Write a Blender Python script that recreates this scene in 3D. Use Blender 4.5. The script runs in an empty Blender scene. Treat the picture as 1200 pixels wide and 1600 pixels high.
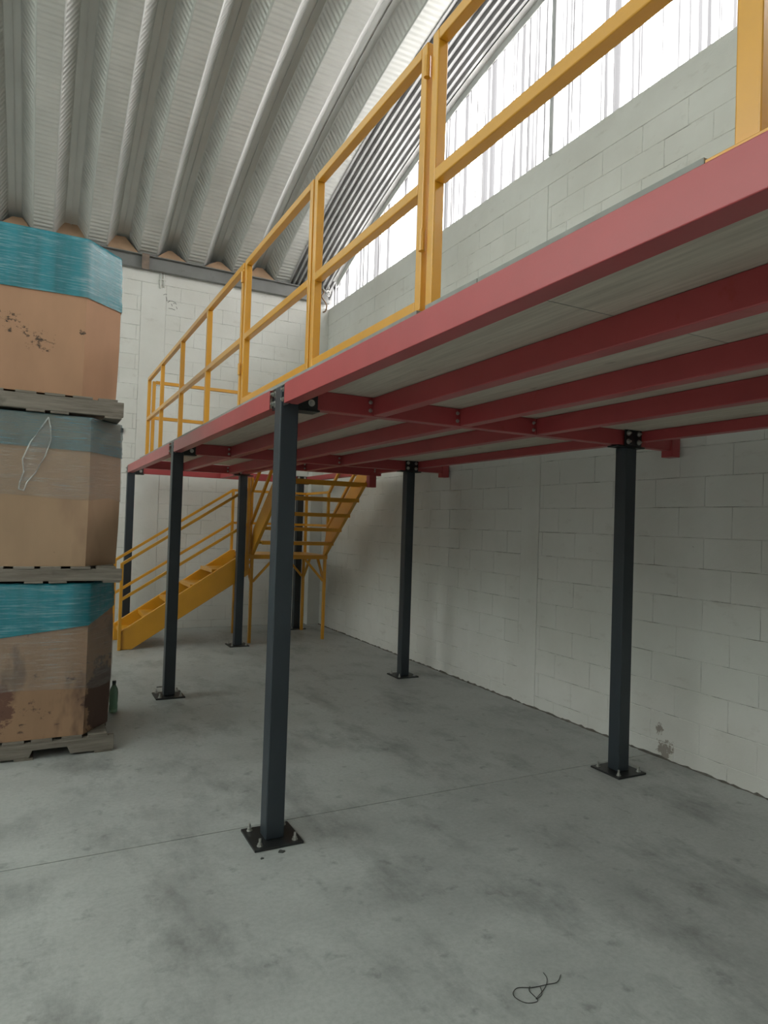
import bpy, math, random
from mathutils import Vector, Matrix
random.seed(7)
SC = bpy.context.scene
COL = SC.collection

# ------------------------------------------------------------------ camera
F_PX, YAW, PITCH, ROLL, CAM_Z = 1051.5, 0.4780, 0.0189, 0.0321, 1.6
def cam_axes():
    cy, sy = math.cos(YAW), math.sin(YAW)
    f = Vector((sy, cy, 0)); r = Vector((cy, -sy, 0)); u = Vector((0, 0, 1))
    f2 = f*math.cos(PITCH) + u*math.sin(PITCH); u2 = u*math.cos(PITCH) - f*math.sin(PITCH)
    return r*math.cos(ROLL) + u2*math.sin(ROLL), u2*math.cos(ROLL) - r*math.sin(ROLL), f2
AX = cam_axes()
cam_d = bpy.data.cameras.new('camera'); cam = bpy.data.objects.new('camera', cam_d); COL.objects.link(cam)
cam_d.sensor_fit = 'VERTICAL'; cam_d.sensor_height = 32.0; cam_d.sensor_width = 24.0
cam_d.lens = F_PX*32.0/1600.0; cam_d.clip_start = 0.05; cam_d.clip_end = 200
cam.matrix_world = Matrix(((AX[0].x, AX[1].x, -AX[2].x, 0), (AX[0].y, AX[1].y, -AX[2].y, 0),
                           (AX[0].z, AX[1].z, -AX[2].z, CAM_Z), (0, 0, 0, 1)))
SC.camera = cam
def to_px(P):
    d = Vector(P) - Vector((0, 0, CAM_Z)); w = d.dot(AX[2])
    if w < 0.05: return None
    return 600 + F_PX*d.dot(AX[0])/w, 800 - F_PX*d.dot(AX[1])/w, w

# ------------------------------------------------------------------ world, light, exposure
WORLD_STRENGTH = 6.4
world = bpy.data.worlds.new('overcast_sky'); SC.world = world; world.use_nodes = True
bg = world.node_tree.nodes['Background']; bg.inputs[0].default_value = (1.0, 0.985, 0.965, 1); bg.inputs[1].default_value = WORLD_STRENGTH
SC.view_settings.view_transform = 'Standard'; SC.view_settings.look = 'None'
SC.view_settings.gamma = 1.0; SC.view_settings.use_curve_mapping = False
SC.view_settings.exposure = 0.60
SC.cycles.caustics_reflective = False; SC.cycles.caustics_refractive = False
OPEN_X = -7.0          # unseen left end: half wall and added tinted sheet shape the light; roof lights between
HALF_Z = 4.5
def portal(name, loc, rot, sx, sy):
    l = bpy.data.lights.new(name, 'AREA'); l.shape = 'RECTANGLE'; l.size = sx; l.size_y = sy; l.cycles.is_portal = True
    o = bpy.data.objects.new(name, l); COL.objects.link(o); o.location = loc; o.rotation_euler = rot
SKYLIGHTS = (-4, -7, -10)          # every third roof panel left of the frame is clear sheet
RP, FLAT, TOPW, DEEP, RIB_X0 = .662, .235, .15, .20, .735
for k in SKYLIGHTS:
    portal('skylight_portal', (RIB_X0 + (k + .5)*RP + (RP - FLAT)/2, 3.0, 7.15), (0, 0, 0), RP*1.1, 13.8)
portal('left_opening_portal', (OPEN_X - .1, 3.0, 5.0), (0, -math.pi/2, 0), 3.6, 14.0)
portal('gable_portal', (4.034 + .16, 3.0, 5.9), (0, math.pi/2, 0), 2.1, 13.6)

# ------------------------------------------------------------------ materials
def nt(name):
    m = bpy.data.materials.new(name); m.use_nodes = True; t = m.node_tree
    return m, t, t.nodes['Principled BSDF']
def N(t, typ, **kw):
    n = t.nodes.new(typ)
    for k, v in kw.items():
        if k in n.inputs.keys() if isinstance(k, str) else False: n.inputs[k].default_value = v
        else: setattr(n, k, v)
    return n
def pos(t, scale=(1, 1, 1), coord='WORLD'):
    if coord == 'WORLD': src = t.nodes.new('ShaderNodeNewGeometry').outputs['Position']
    else: src = t.nodes.new('ShaderNodeTexCoord').outputs[coord]
    mp = t.nodes.new('ShaderNodeMapping'); mp.inputs['Scale'].default_value = scale
    t.links.new(src, mp.inputs['Vector']); return mp.outputs[0]
def noise(t, vec, scale, detail=4, rough=.55):
    n = t.nodes.new('ShaderNodeTexNoise'); n.inputs['Scale'].default_value = scale
    n.inputs['Detail'].default_value = detail; n.inputs['Roughness'].default_value = rough
    t.links.new(vec, n.inputs['Vector']); return n.outputs['Fac']
def ramp(t, fac, stops):
    r = t.nodes.new('ShaderNodeValToRGB'); e = r.color_ramp.elements
    while len(e) < len(stops): e.new(.5)
    for i, (p, c) in enumerate(stops):
        e[i].position = p; e[i].color = (c, c, c, 1) if isinstance(c, (int, float)) else (*c, 1)
    t.links.new(fac, r.inputs[0]); return r.outputs[0]
def mix(t, fac, a, b, mode='MIX'):
    n = t.nodes.new('ShaderNodeMix'); n.data_type = 'RGBA'; n.blend_type = mode
    for s, v in ((n.inputs[0], fac), (n.inputs[6], a), (n.inputs[7], b)):
        if isinstance(v, (int, float)): s.default_value = v
        elif isinstance(v, tuple): s.default_value = (*v, 1)
        else: t.links.new(v, s)
    return n.outputs[2]
def math_(t, op, a, b=0.0, clamp=False):
    n = t.nodes.new('ShaderNodeMath'); n.operation = op; n.use_clamp = clamp
    for s, v in ((n.inputs[0], a), (n.inputs[1], b)):
        if isinstance(v, (int, float)): s.default_value = v
        else: t.links.new(v, s)
    return n.outputs[0]
def bump(t, b, h, strength=.3, dist=.01):
    n = t.nodes.new('ShaderNodeBump'); n.inputs['Strength'].default_value = strength; n.inputs['Distance'].default_value = dist
    t.links.new(h, n.inputs['Height']); t.links.new(n.outputs[0], b.inputs['Normal'])
def simple(name, c, rough=.5, metal=0.0, var=.12, vs=6.0, bstr=0.0, bscale=60, spec=.5, coat=0.0, wear=None):
    m, t, b = nt(name); v = pos(t)
    n = noise(t, v, vs)
    lo = tuple(x*(1 - var) for x in c); hi = tuple(min(1, x*(1 + var)) for x in c)
    col = mix(t, ramp(t, n, [(.3, 0.0), (.7, 1.0)]), lo, hi)
    if wear:
        w = ramp(t, noise(t, v, wear[1], 6, .7), [(wear[2], 0.0), (wear[2] + .06, 1.0)]); col = mix(t, w, col, wear[0])
    t.links.new(col, b.inputs['Base Color'])
    b.inputs['Roughness'].default_value = rough; b.inputs['Metallic'].default_value = metal
    b.inputs['Specular IOR Level'].default_value = spec; b.inputs['Coat Weight'].default_value = coat; b.inputs['Coat Roughness'].default_value = .2
    if bstr: bump(t, b, noise(t, v, bscale, 3), bstr, .004)
    return m
M = {}
M['red'] = simple('red_paint', (.39, .058, .064), .42, 0, .08, 3, .05, 90, coat=.12, wear=((.38, .05, .05), 9, .62))
M['yellow'] = simple('yellow_paint', (.64, .30, .020), .34, 0, .06, 4, .05, 80, coat=.35)
M['column'] = simple('charcoal_paint', (.025, .033, .042), .42, 0, .1, 3, .06, 90)
M['bracket'] = simple('black_paint', (.012, .013, .014), .45, 0, .15, 20)
M['bolt'] = simple('zinc_bolt', (.50, .50, .48), .38, .85, .15, 60)
M['eave'] = simple('grey_primer', (.19, .19, .185), .55, 0, .12, 3, .08, 40, wear=((.13, .12, .11), 7, .63))
M['rust'] = simple('rusty_plate', (.20, .15, .12), .8, 0, .3, 14)
M['wood'] = None
M['card'] = None
M['cardpiece'] = simple('cardboard_filler', (.36, .23, .145), .85, 0, .1, 7)
M['cap'] = simple('dark_cap', (.02, .03, .025), .4)
M['black'] = simple('black_rubber', (.01, .01, .01), .5)
M['white_plastic'] = simple('white_plastic', (.68, .68, .66), .4)
M['wire'] = simple('dark_wire', (.03, .028, .027), .5, .4)
M['cable'] = simple('brown_cable', (.14, .075, .03), .5)
M['chip'] = simple('dark_chip', (.05, .05, .048), .8)
M['mullion'] = simple('grey_steel', (.58, .58, .60), .5, .1)
M['crumbs'] = simple('mortar_crumbs', (.13, .12, .105), .9, 0, .3, 30)
M['band'] = simple('arch_flashing', (.55, .55, .54), .55, .1)

def make_wall_paint():
    m, t, b = nt('white_block_paint'); v = pos(t)
    col = mix(t, ramp(t, noise(t, v, .9, 5), [(.32, 0.0), (.68, 1.0)]), (.62, .61, .575), (.76, .76, .735))
    mott = noise(t, pos(t, (1, 1, 2.2)), 5, 6, .65)
    col = mix(t, ramp(t, mott, [(.60, 0.0), (.78, .5)]), col, (.46, .43, .39))
    spk = ramp(t, noise(t, v, 26, 5, .7), [(.70, 0.0), (.74, .8)]); spk2 = ramp(t, noise(t, v, 3.0, 3), [(.5, 0.0), (.62, 1.0)])
    col = mix(t, mix(t, 1.0, spk, spk2, 'MULTIPLY'), col, (.17, .15, .13))
    for c, r in (((XW, 3.33, .07), .12), ((XW, 3.38, .20), .07)):      # spalled paint at the foot of the wall
        mp = t.nodes.new('ShaderNodeMapping'); geo = t.nodes.new('ShaderNodeNewGeometry'); t.links.new(geo.outputs['Position'], mp.inputs['Vector'])
        mp.inputs['Scale'].default_value = (1/r,)*3; mp.inputs['Location'].default_value = tuple(-q/r for q in c)
        ln = t.nodes.new('ShaderNodeVectorMath'); ln.operation = 'LENGTH'; t.links.new(mp.outputs[0], ln.inputs[0])
        k = math_(t, 'SUBTRACT', math_(t, 'ADD', noise(t, v, 14, 6, .75), math_(t, 'MULTIPLY', math_(t, 'SUBTRACT', 1.0, ln.outputs['Value'], True), .42)), .3)
        col = mix(t, ramp(t, k, [(.42, 0.0), (.47, .8)]), col, (.22, .175, .145))
    t.links.new(col, b.inputs['Base Color']); b.inputs['Roughness'].default_value = .62
    h = math_(t, 'ADD', noise(t, v, 70, 5, .7), math_(t, 'MULTIPLY', noise(t, v, 11, 3), 1.6))
    bump(t, b, h, .35, .004); return m
XW = 4.034
M['wall'] = make_wall_paint()
def make_mortar():
    m, t, b = nt('painted_mortar'); v = pos(t)
    col = mix(t, ramp(t, noise(t, v, 4.0, 6, .7), [(.36, 0.0), (.52, 1.0)]), (.27, .26, .24), (.70, .695, .67))
    t.links.new(col, b.inputs['Base Color']); b.inputs['Roughness'].default_value = .8
    bump(t, b, noise(t, v, 90, 4), .4, .004); return m
M['mortar'] = make_mortar()
def make_floor():
    m, t, b = nt('worn_concrete'); v = pos(t)
    big = noise(t, v, .55, 6, .6); mid = noise(t, v, 2.6, 8, .65); fine = noise(t, v, 45, 5, .7)
    col = mix(t, ramp(t, big, [(.30, 0.0), (.70, 1.0)]), (.29, .30, .295), (.46, .475, .465))
    col = mix(t, ramp(t, mid, [(.34, 0.0), (.66, 1.0)]), col, mix(t, .5, col, (.56, .575, .565)))
    st = ramp(t, noise(t, pos(t, (1.6, .8, 1)), 1.5, 7, .72), [(.50, 0.0), (.70, .70)])
    col = mix(t, st, col, (.15, .155, .15))
    col = mix(t, ramp(t, noise(t, v, 9, 4, .6), [(.60, 0.0), (.72, .5)]), col, (.13, .13, .125))
    col = mix(t, ramp(t, fine, [(.3, .25), (.6, 0.0)]), col, (.17, .175, .17))
    t.links.new(col, b.inputs['Base Color'])
    t.links.new(ramp(t, mid, [(.3, .36), (.7, .58)]), b.inputs['Roughness'])
    bump(t, b, math_(t, 'ADD', math_(t, 'MULTIPLY', fine, .4), mid), .12, .01); return m
M['floor'] = make_floor()
M['soil'] = simple('joint_dirt', (.05, .05, .047), .9)
def make_ply():
    m, t, b = nt('plywood'); v = pos(t)
    g = noise(t, pos(t, (22, 1.1, 4)), 2.2, 6, .65)
    col = mix(t, ramp(t, g, [(.3, 0.0), (.7, 1.0)]), (.44, .385, .32), (.62, .56, .47))
    k = ramp(t, noise(t, pos(t, (3.2, 1.3, 1)), 2.2, 3), [(.66, 0.0), (.72, .6)])
    col = mix(t, k, col, (.17, .13, .095)); t.links.new(col, b.inputs['Base Color']); b.inputs['Roughness'].default_value = .75
    bump(t, b, g, .12, .003); return m
M['ply'] = make_ply()
M['plyedge'] = simple('weathered_ply_edge', (.27, .275, .26), .85, 0, .15, 12)
def make_wood():
    m, t, b = nt('weathered_pallet_wood')
    g = noise(t, pos(t, (2, 30, 30)), 1.6, 6, .65); g2 = noise(t, pos(t), 7, 4)
    col = mix(t, ramp(t, g, [(.3, 0.0), (.7, 1.0)]), (.125, .105, .085), (.27, .24, .205))
    col = mix(t, ramp(t, g2, [(.6, 0.0), (.75, .6)]), col, (.07, .06, .05)); t.links.new(col, b.inputs['Base Color'])
    b.inputs['Roughness'].default_value = .85; bump(t, b, g, .5, .004); return m
M['wood'] = make_wood()
def make_card(name, base, spots, stain=None):
    m, t, b = nt(name); v = pos(t)
    lo = tuple(x*.86 for x in base); hi = tuple(min(1, x*1.1) for x in base)
    col = mix(t, ramp(t, noise(t, pos(t, (1, 1, .35)), 3.0, 4), [(.3, 0.0), (.7, 1.0)]), lo, hi)
    if stain:       # damp blotches with a shape of their own
        s = ramp(t, noise(t, pos(t, (2.3, 2.3, 1.0)), stain[0], 4, .6), [(stain[1], 0.0), (stain[1] + .12, stain[2])]); col = mix(t, s, col, stain[3])
    for (c, rx, rz, thr, scol) in [(q + ((.02, .018, .016),))[:5] for q in spots]:      # ink smudges
        mp = t.nodes.new('ShaderNodeMapping'); mp.vector_type = 'POINT'
        geo = t.nodes.new('ShaderNodeNewGeometry'); t.links.new(geo.outputs['Position'], mp.inputs['Vector'])
        mp.inputs['Scale'].default_value = (1/rx, 1/.25, 1/rz); mp.inputs['Location'].default_value = (-c[0]/rx, -c[1]/.25, -c[2]/rz)
        ln = t.nodes.new('ShaderNodeVectorMath'); ln.operation = 'LENGTH'; t.links.new(mp.outputs[0], ln.inputs[0])
        fall = math_(t, 'SUBTRACT', 1.0, ln.outputs['Value'], True)
        k = math_(t, 'SUBTRACT', math_(t, 'ADD', noise(t, pos(t, (1, 1, 1.5)), 16 if len(spots) > 3 else 9, 7, .75), math_(t, 'MULTIPLY', math_(t, 'MULTIPLY', fall, 2.0, True), .3)), .3)
        col = mix(t, ramp(t, k, [(thr, 0.0), (thr + .07, .9)]), col, scol)
    t.links.new(col, b.inputs['Base Color']); b.inputs['Roughness'].default_value = .8
    bump(t, b, noise(t, pos(t, (40, 40, 1)), 2.0, 2), .06, .003); return m
def make_film(name, c, alpha, rough, stripe=120, white=.35):
    m, t, b = nt(name)
    s1 = noise(t, pos(t, (5.0, 5.0, stripe)), 1.0, 5, .75); s2 = noise(t, pos(t, (3, 3, .25)), 2.2, 3)
    str_ = ramp(t, s1, [(.50, 0.0), (.72, 1.0)])
    col = mix(t, ramp(t, s2, [(.35, 0.0), (.65, 1.0)]), tuple(x*.75 for x in c), tuple(min(1, x*1.2) for x in c))
    col = mix(t, math_(t, 'MULTIPLY', str_, white), col, (.62, .74, .78))
    t.links.new(col, b.inputs['Base Color']); b.inputs['Roughness'].default_value = rough; b.inputs['Specular IOR Level'].default_value = .7
    a = math_(t, 'ADD', math_(t, 'MULTIPLY', str_, .35), alpha, True); t.links.new(a, b.inputs['Alpha'])
    bump(t, b, math_(t, 'ADD', s1, math_(t, 'MULTIPLY', s2, .6)), .45, .006); return m
M['film_blue'] = make_film('blue_stretch_film', (.014, .23, .30), .86, .22)
M['film_blue2'] = make_film('pale_blue_stretch_film', (.08, .24, .30), .42, .22)
M['film_clear'] = make_film('clear_stretch_film', (.46, .42, .39), .20, .18, 150, .6)
M['film_fold'] = make_film('folded_clear_film', (.70, .70, .68), .50, .15, 40, .5)
def make_roof():
    m, t, b = nt('ribbed_roof_steel'); uv = t.nodes.new('ShaderNodeTexCoord').outputs['UV']
    sep = t.nodes.new('ShaderNodeSeparateXYZ'); t.links.new(uv, sep.inputs[0])
    w = math_(t, 'SINE', math_(t, 'MULTIPLY', sep.outputs['Y'], 2*math.pi/.066))
    n = noise(t, pos(t, (1, .4, 1)), 2.0, 4)
    col = mix(t, ramp(t, n, [(.3, 0.0), (.7, 1.0)]), (.52, .525, .505), (.62, .62, .60)); t.links.new(col, b.inputs['Base Color'])
    b.inputs['Metallic'].default_value = .35; b.inputs['Roughness'].default_value = .42
    bump(t, b, w, .5, .0065); return m
M['roof'] = make_roof()
M['roof_smooth'] = simple('smooth_roof_steel', (.50, .51, .495), .40, .35, .06, 2, .04, 30)
M['galv'] = simple('galvanised_corrugated', (.33, .33, .33), .42, .5, .14, 3, .08, 12)
def make_sheet(name, lo, hi, clear):
    m, t, b = nt(name)
    out = [n for n in t.nodes if n.type == 'OUTPUT_MATERIAL'][0]
    s = noise(t, pos(t, (1, 13.0, .10)), 1.5, 3, .6)
    col = mix(t, ramp(t, s, [(.455, 0.0), (.525, 1.0)]), lo, hi)
    tr = t.nodes.new('ShaderNodeBsdfTranslucent'); tp = t.nodes.new('ShaderNodeBsdfTransparent'); gl = t.nodes.new('ShaderNodeBsdfGlossy')
    t.links.new(col, tr.inputs[0]); t.links.new(col, tp.inputs[0]); gl.inputs[1].default_value = .3
    m1 = t.nodes.new('ShaderNodeMixShader'); m1.inputs[0].default_value = clear; t.links.new(tr.outputs[0], m1.inputs[1]); t.links.new(tp.outputs[0], m1.inputs[2])
    m2 = t.nodes.new('ShaderNodeMixShader'); m2.inputs[0].default_value = .04; t.links.new(m1.outputs[0], m2.inputs[1]); t.links.new(gl.outputs[0], m2.inputs[2])
    t.links.new(m2.outputs[0], out.inputs['Surface']); return m
M['skylight'] = make_sheet('clear_roof_sheet', (.455, .50, .472), (.49, .53, .505), .9)
M['left_tint'] = make_sheet('added_green_tint_sheet', (.295, .345, .318), (.32, .37, .342), .9)  # tints and dims daylight from the unseen left opening
M['sheet'] = make_sheet('translucent_corrugated_sheet', (.082, .082, .085), (1.0, .99, .98), .55)
def make_bottle():
    m, t, b = nt('green_bottle_plastic'); b.inputs['Base Color'].default_value = (.20, .34, .24, 1); b.inputs['Roughness'].default_value = .2
    b.inputs['Transmission Weight'].default_value = .6; return m
M['bottle'] = make_bottle()

# ------------------------------------------------------------------ geometry helpers
ORG = {}
class MB:
    def __init__(s): s.v = []; s.f = []; s.uv = None
    def add(s, vs, fs):
        o = len(s.v); s.v += [tuple(v) for v in vs]; s.f += [tuple(i + o for i in f) for f in fs]; return s
    def box(s, x0, x1, y0, y1, z0, z1):
        return s.add([(x0,y0,z0),(x1,y0,z0),(x1,y1,z0),(x0,y1,z0),(x0,y0,z1),(x1,y0,z1),(x1,y1,z1),(x0,y1,z1)],
                     [(0,3,2,1),(4,5,6,7),(0,1,5,4),(1,2,6,5),(2,3,7,6),(3,0,4,7)])
    def bar(s, p, q, w, h, up=(0, 0, 1)):
        p, q = Vector(p), Vector(q); d = (q - p).normalized(); up = Vector(up)
        a = d.cross(up)
        if a.length < 1e-4: a = d.cross(Vector((1, 0, 0)))
        a.normalize(); b = a.cross(d).normalized()
        vs = [e + a*sx*w/2 + b*sy*h/2 for e in (p, q) for sx, sy in ((-1,-1),(1,-1),(1,1),(-1,1))]
        return s.add(vs, [(0,1,2,3),(7,6,5,4),(0,4,5,1),(1,5,6,2),(2,6,7,3),(3,7,4,0)])
    def prism(s, poly, axis, a, b):     # poly: 2D points in the plane across axis
        def P(u, v, w): return {0: (w, u, v), 1: (u, w, v), 2: (u, v, w)}[axis]
        n = len(poly); vs = [P(u, v, a) for u, v in poly] + [P(u, v, b) for u, v in poly]
        fs = [tuple(range(n)), tuple(range(2*n - 1, n - 1, -1))] + [(i, i + n, (i + 1) % n + n, (i + 1) % n) for i in range(n)]
        return s.add(vs, fs)
    def cyl(s, p, q, r, n=10, r2=None):
        p, q = Vector(p), Vector(q); d = (q - p).normalized(); a = d.orthogonal().normalized(); b = d.cross(a)
        r2 = r if r2 is None else r2
        vs = [p + (a*math.cos(2*math.pi*i/n) + b*math.sin(2*math.pi*i/n))*r for i in range(n)] + \
             [q + (a*math.cos(2*math.pi*i/n) + b*math.sin(2*math.pi*i/n))*r2 for i in range(n)]
        return s.add(vs, [tuple(range(n - 1, -1, -1)), tuple(range(n, 2*n))] + [(i, (i + 1) % n, (i + 1) % n + n, i + n) for i in range(n)])
    def tube(s, pts, r, n=6):
        pts = [Vector(p) for p in pts]; rings = []
        for i, p in enumerate(pts):
            d = (pts[min(i + 1, len(pts) - 1)] - pts[max(i - 1, 0)]).normalized()
            ref = Vector((0, 0, 1)) if abs(d.z) < .9 else Vector((1, 0, 0)); a = d.cross(ref).normalized(); b = a.cross(d)
            rings.append([p + (a*math.cos(2*math.pi*k/n) + b*math.sin(2*math.pi*k/n))*r for k in range(n)])
        vs = [v for rg in rings for v in rg]; fs = []
        for i in range(len(pts) - 1):
            for k in range(n): fs.append((i*n + k, i*n + (k + 1) % n, (i + 1)*n + (k + 1) % n, (i + 1)*n + k))
        fs += [tuple(range(n - 1, -1, -1)), tuple(range((len(pts) - 1)*n, len(pts)*n))]
        return s.add(vs, fs)
    def lathe(s, c, prof, n=18):
        vs = []; fs = []
        for r, z in prof:
            for k in range(n): vs.append((c[0] + r*math.cos(2*math.pi*k/n), c[1] + r*math.sin(2*math.pi*k/n), c[2] + z))
        for i in range(len(prof) - 1):
            for k in range(n): fs.append((i*n + k, i*n + (k + 1) % n, (i + 1)*n + (k + 1) % n, (i + 1)*n + k))
        fs += [tuple(range(n - 1, -1, -1)), tuple(range((len(prof) - 1)*n, len(prof)*n))]
        return s.add(vs, fs)
    def grid(s, rows):      # rows of points of equal length
        o = len(s.v); w = len(rows[0])
        for r in rows: s.v += [tuple(p) for p in r]
        for i in range(len(rows) - 1):
            for k in range(w - 1): s.f.append((o + i*w + k, o + i*w + k + 1, o + (i + 1)*w + k + 1, o + (i + 1)*w + k))
        return s
    def build(s, name, mat, parent=None, bevel=0.0, smooth=False, origin=None, normals=True):
        if origin is None:
            lo = [min(v[i] for v in s.v) for i in range(3)]; hi = [max(v[i] for v in s.v) for i in range(3)]
            origin = Vector(((lo[0] + hi[0])/2, (lo[1] + hi[1])/2, lo[2]))
        origin = Vector(origin)
        me = bpy.data.meshes.new(name); me.from_pydata([tuple(Vector(v) - origin) for v in s.v], [], s.f); me.update()
        if normals:
            import bmesh
            bm = bmesh.new(); bm.from_mesh(me); bmesh.ops.recalc_face_normals(bm, faces=bm.faces); bm.to_mesh(me); bm.free()
        o = bpy.data.objects.new(name, me); COL.objects.link(o); me.materials.append(M[mat] if isinstance(mat, str) else mat)
        ORG[o] = origin
        if parent is not None: o.parent = parent; o.location = origin - ORG[parent]
        else: o.location = origin
        if smooth:
            for p in me.polygons: p.use_smooth = True
        if bevel:
            b = o.modifiers.new('edge_bevel', 'BEVEL'); b.width = bevel; b.segments = 2; b.limit_method = 'ANGLE'
        return o
def copy_part(o, parent, origin):
    c = o.copy(); COL.objects.link(c); c.parent = parent; ORG[c] = Vector(origin); c.location = ORG[c] - ORG[parent]; return c
def tag(o, label, cat, group=None):
    o['label'] = label; o['category'] = cat
    if group: o['group'] = group
    return o
def thing(name, base, label=None, cat=None, group=None, kind=None):
    o = bpy.data.objects.new(name, None); COL.objects.link(o); o.empty_display_size = .2
    o.location = base; ORG[o] = Vector(base)
    if label: tag(o, label, cat, group)
    if kind: o['kind'] = kind
    return o

# ------------------------------------------------------------------ dimensions (metres)
XW, YB, YF = 4.034, 10.05, -4.0               # right gable wall, back wall, front wall behind the camera
ZSILL, ZEAVE = 5.0, 5.12
ARC_Y, ARC_R, ARC_TOP = 3.0, 17.2, 6.80       # arched roof
def arch(y, dr=0.0): return ARC_TOP - ARC_R + math.sqrt((ARC_R + dr)**2 - (y - ARC_Y)**2)

# ------------------------------------------------------------------ floor
floor = thing('floor', (0, 3, 0), kind='structure')
MB().box(OPEN_X, XW + .2, YF - .2, YB + .2, -.16, -.012).build('sub_base', 'soil', floor)
JOINT = 3.452
MB().box(OPEN_X, XW + .1, YF - .1, JOINT - .0035, -.10, 0).build('slab', 'floor', floor)
MB().box(OPEN_X, XW + .1, JOINT + .0035, YB + .1, -.10, 0).build('slab', 'floor', floor)

# ------------------------------------------------------------------ block walls
PITCH_U, PITCH_Z, Z0 = .41, .21, .11
def block_mesh(cache, axis, w, h):
    key = (axis, round(w, 3), round(h, 3))
    if key not in cache:
        g, b, d = .0022, .003, .05           # half joint, edge chamfer, depth
        u, v = w/2 - .0013, h/2 - g
        pts = [(-u, -v, d), (u, -v, d), (u, v, d), (-u, v, d), (-u, -v, b), (u, -v, b), (u, v, b), (-u, v, b),
               (-u + b, -v + b, 0), (u - b, -v + b, 0), (u - b, v - b, 0), (-u + b, v - b, 0)]
        fs = [(8, 9, 10, 11)] + [(4 + i, 4 + (i + 1) % 4, 8 + (i + 1) % 4, 8 + i) for i in range(4)] + [(i, (i + 1) % 4, 4 + (i + 1) % 4, 4 + i) for i in range(4)]
        if axis == 'x': P = [(d_, -u_, v_) for u_, v_, d_ in pts]       # faces -X
        else: P = [(u_, d_, v_) for u_, v_, d_ in pts]                  # faces -Y
        me = bpy.data.meshes.new('block'); me.from_pydata(P, [], fs); me.update(); me.materials.append(M['wall'])
        cache[key] = (me, P, fs)
    return cache[key]
def block_wall(wall, axis, plane, u0, u1, ztop, pilasters, hidden):
    cache = {}; cells = []
    rows = [(0, Z0)]; z = Z0
    while z + PITCH_Z <= ztop + 1e-6: rows.append((z, z + PITCH_Z)); z += PITCH_Z
    spans = []; a = u0
    for p0, p1 in sorted(pilasters): spans.append((a, p0)); a = p1
    spans.append((a, u1))
    for r, (za, zb) in enumerate(rows):
        for s0, s1 in spans:
            e = s0 - (PITCH_U/2 if r % 2 else 0)
            while e < s1 - 1e-6:
                a, b = max(e, s0), min(e + PITCH_U, s1); e += PITCH_U
                if b - a < .04: continue
                cells.append((a, b, za, zb))
    scored = []
    for a, b, za, zb in cells:
        c = (plane, (a + b)/2, (za + zb)/2) if axis == 'x' else ((a + b)/2, plane, (za + zb)/2)
        q = to_px(c); sc = 0
        if q and -15 < q[0] < 1215 and -15 < q[1] < 1615 and not hidden(q, c):
            n = AX[2]; cosang = abs((Vector(c) - Vector((0, 0, CAM_Z))).normalized()[0 if axis == 'x' else 1])
            sc = (b - a)*(zb - za)*cosang/q[2]**2
        scored.append((sc, c, b - a, zb - za))
    scored.sort(key=lambda s: -s[0]); rest = MB()
    for i, (sc, c, w, h) in enumerate(scored):
        me, P, fs = block_mesh(cache, axis, w, h)
        off = random.uniform(-.0015, .0015); c = Vector(c) + (Vector((off, 0, 0)) if axis == 'x' else Vector((0, off, 0)))
        if i < 300 and sc > 0:
            o = bpy.data.objects.new('block', me); COL.objects.link(o); o.parent = wall; o.location = c - ORG[wall]
        else: rest.add([tuple(c + Vector(p)) for p in P], fs)
    if rest.v: rest.build('block_fill', 'wall', wall)['kind'] = 'stuff'
    return z

wall_right = MB().box(XW + .0035, XW + .2, YF - .2, YB + .2, 0, ZSILL - .02).build('wall_right', 'mortar'); wall_right['kind'] = 'structure'
zt = block_wall(wall_right, 'x', XW, YF, YB, 4.74, [(4.74, 4.99), (-1.5, -1.25)], lambda q, c: False)
MB().box(XW - .002, XW + .2, YF, YB, zt + .003, ZSILL).build('bond_beam', 'wall', wall_right, .004)
for a, b in ((4.74, 4.99), (-1.5, -1.25)): MB().box(XW - .004, XW + .1, a + .002, b - .002, 0, zt).build('pilaster', 'wall', wall_right, .003)
wall_back = MB().box(OPEN_X, XW + .2, YB + .0045, YB + .2, 0, ZEAVE).build('wall_back', 'mortar'); wall_back['kind'] = 'structure'
zt = block_wall(wall_back, 'y', YB, OPEN_X, XW - .2, 4.95, [(1.22, 1.56), (-2.0, -1.7)], lambda q, c: q[0] < 180 and q[1] < 1180)
MB().box(OPEN_X, XW - .2, YB - .002, YB + .1, zt + .003, ZEAVE + .06).build('bond_beam', 'wall', wall_back, .004)
for a, b in ((1.22, 1.56), (-2.0, -1.7)): MB().box(a + .002, b - .002, YB - .004, YB + .1, 0, zt).build('pilaster', 'wall', wall_back, .003)
MB().box(XW - .2, XW - .001, YB - .14, YB + .1, 0, ZEAVE - .12).build('pilaster', 'wall', wall_back, .006)
MB().box(OPEN_X, XW + .2, YB + .10, YB + .2, ZEAVE - .01, 5.75).build('added_light_stop', 'eave', wall_back)  # added strip, blocks daylight leaking in through the open rib ends
wall_front = MB().box(OPEN_X, XW + .2, YF - .2, YF, 0, 5.35).build('wall_front', 'wall'); wall_front['kind'] = 'structure'
wall_left = MB().box(OPEN_X - .2, OPEN_X, YF - .2, YB + .2, 0, HALF_Z).build('wall_left', 'wall'); wall_left['kind'] = 'structure'

# crumbled mortar along the foot of the walls
rr = random.Random(5)
m = MB(); row = []
yy = -3.9
while yy < YB - .15:
    d = rr.uniform(.004, .022); h = rr.uniform(.003, .018); row.append([(XW, yy, h), (XW - d*.5, yy, h*.7), (XW - d, yy, .0005)]); yy += rr.uniform(.02, .06)
m.grid(row).build('mortar_crumbs', 'crumbs', wall_right)['kind'] = 'stuff'
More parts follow.
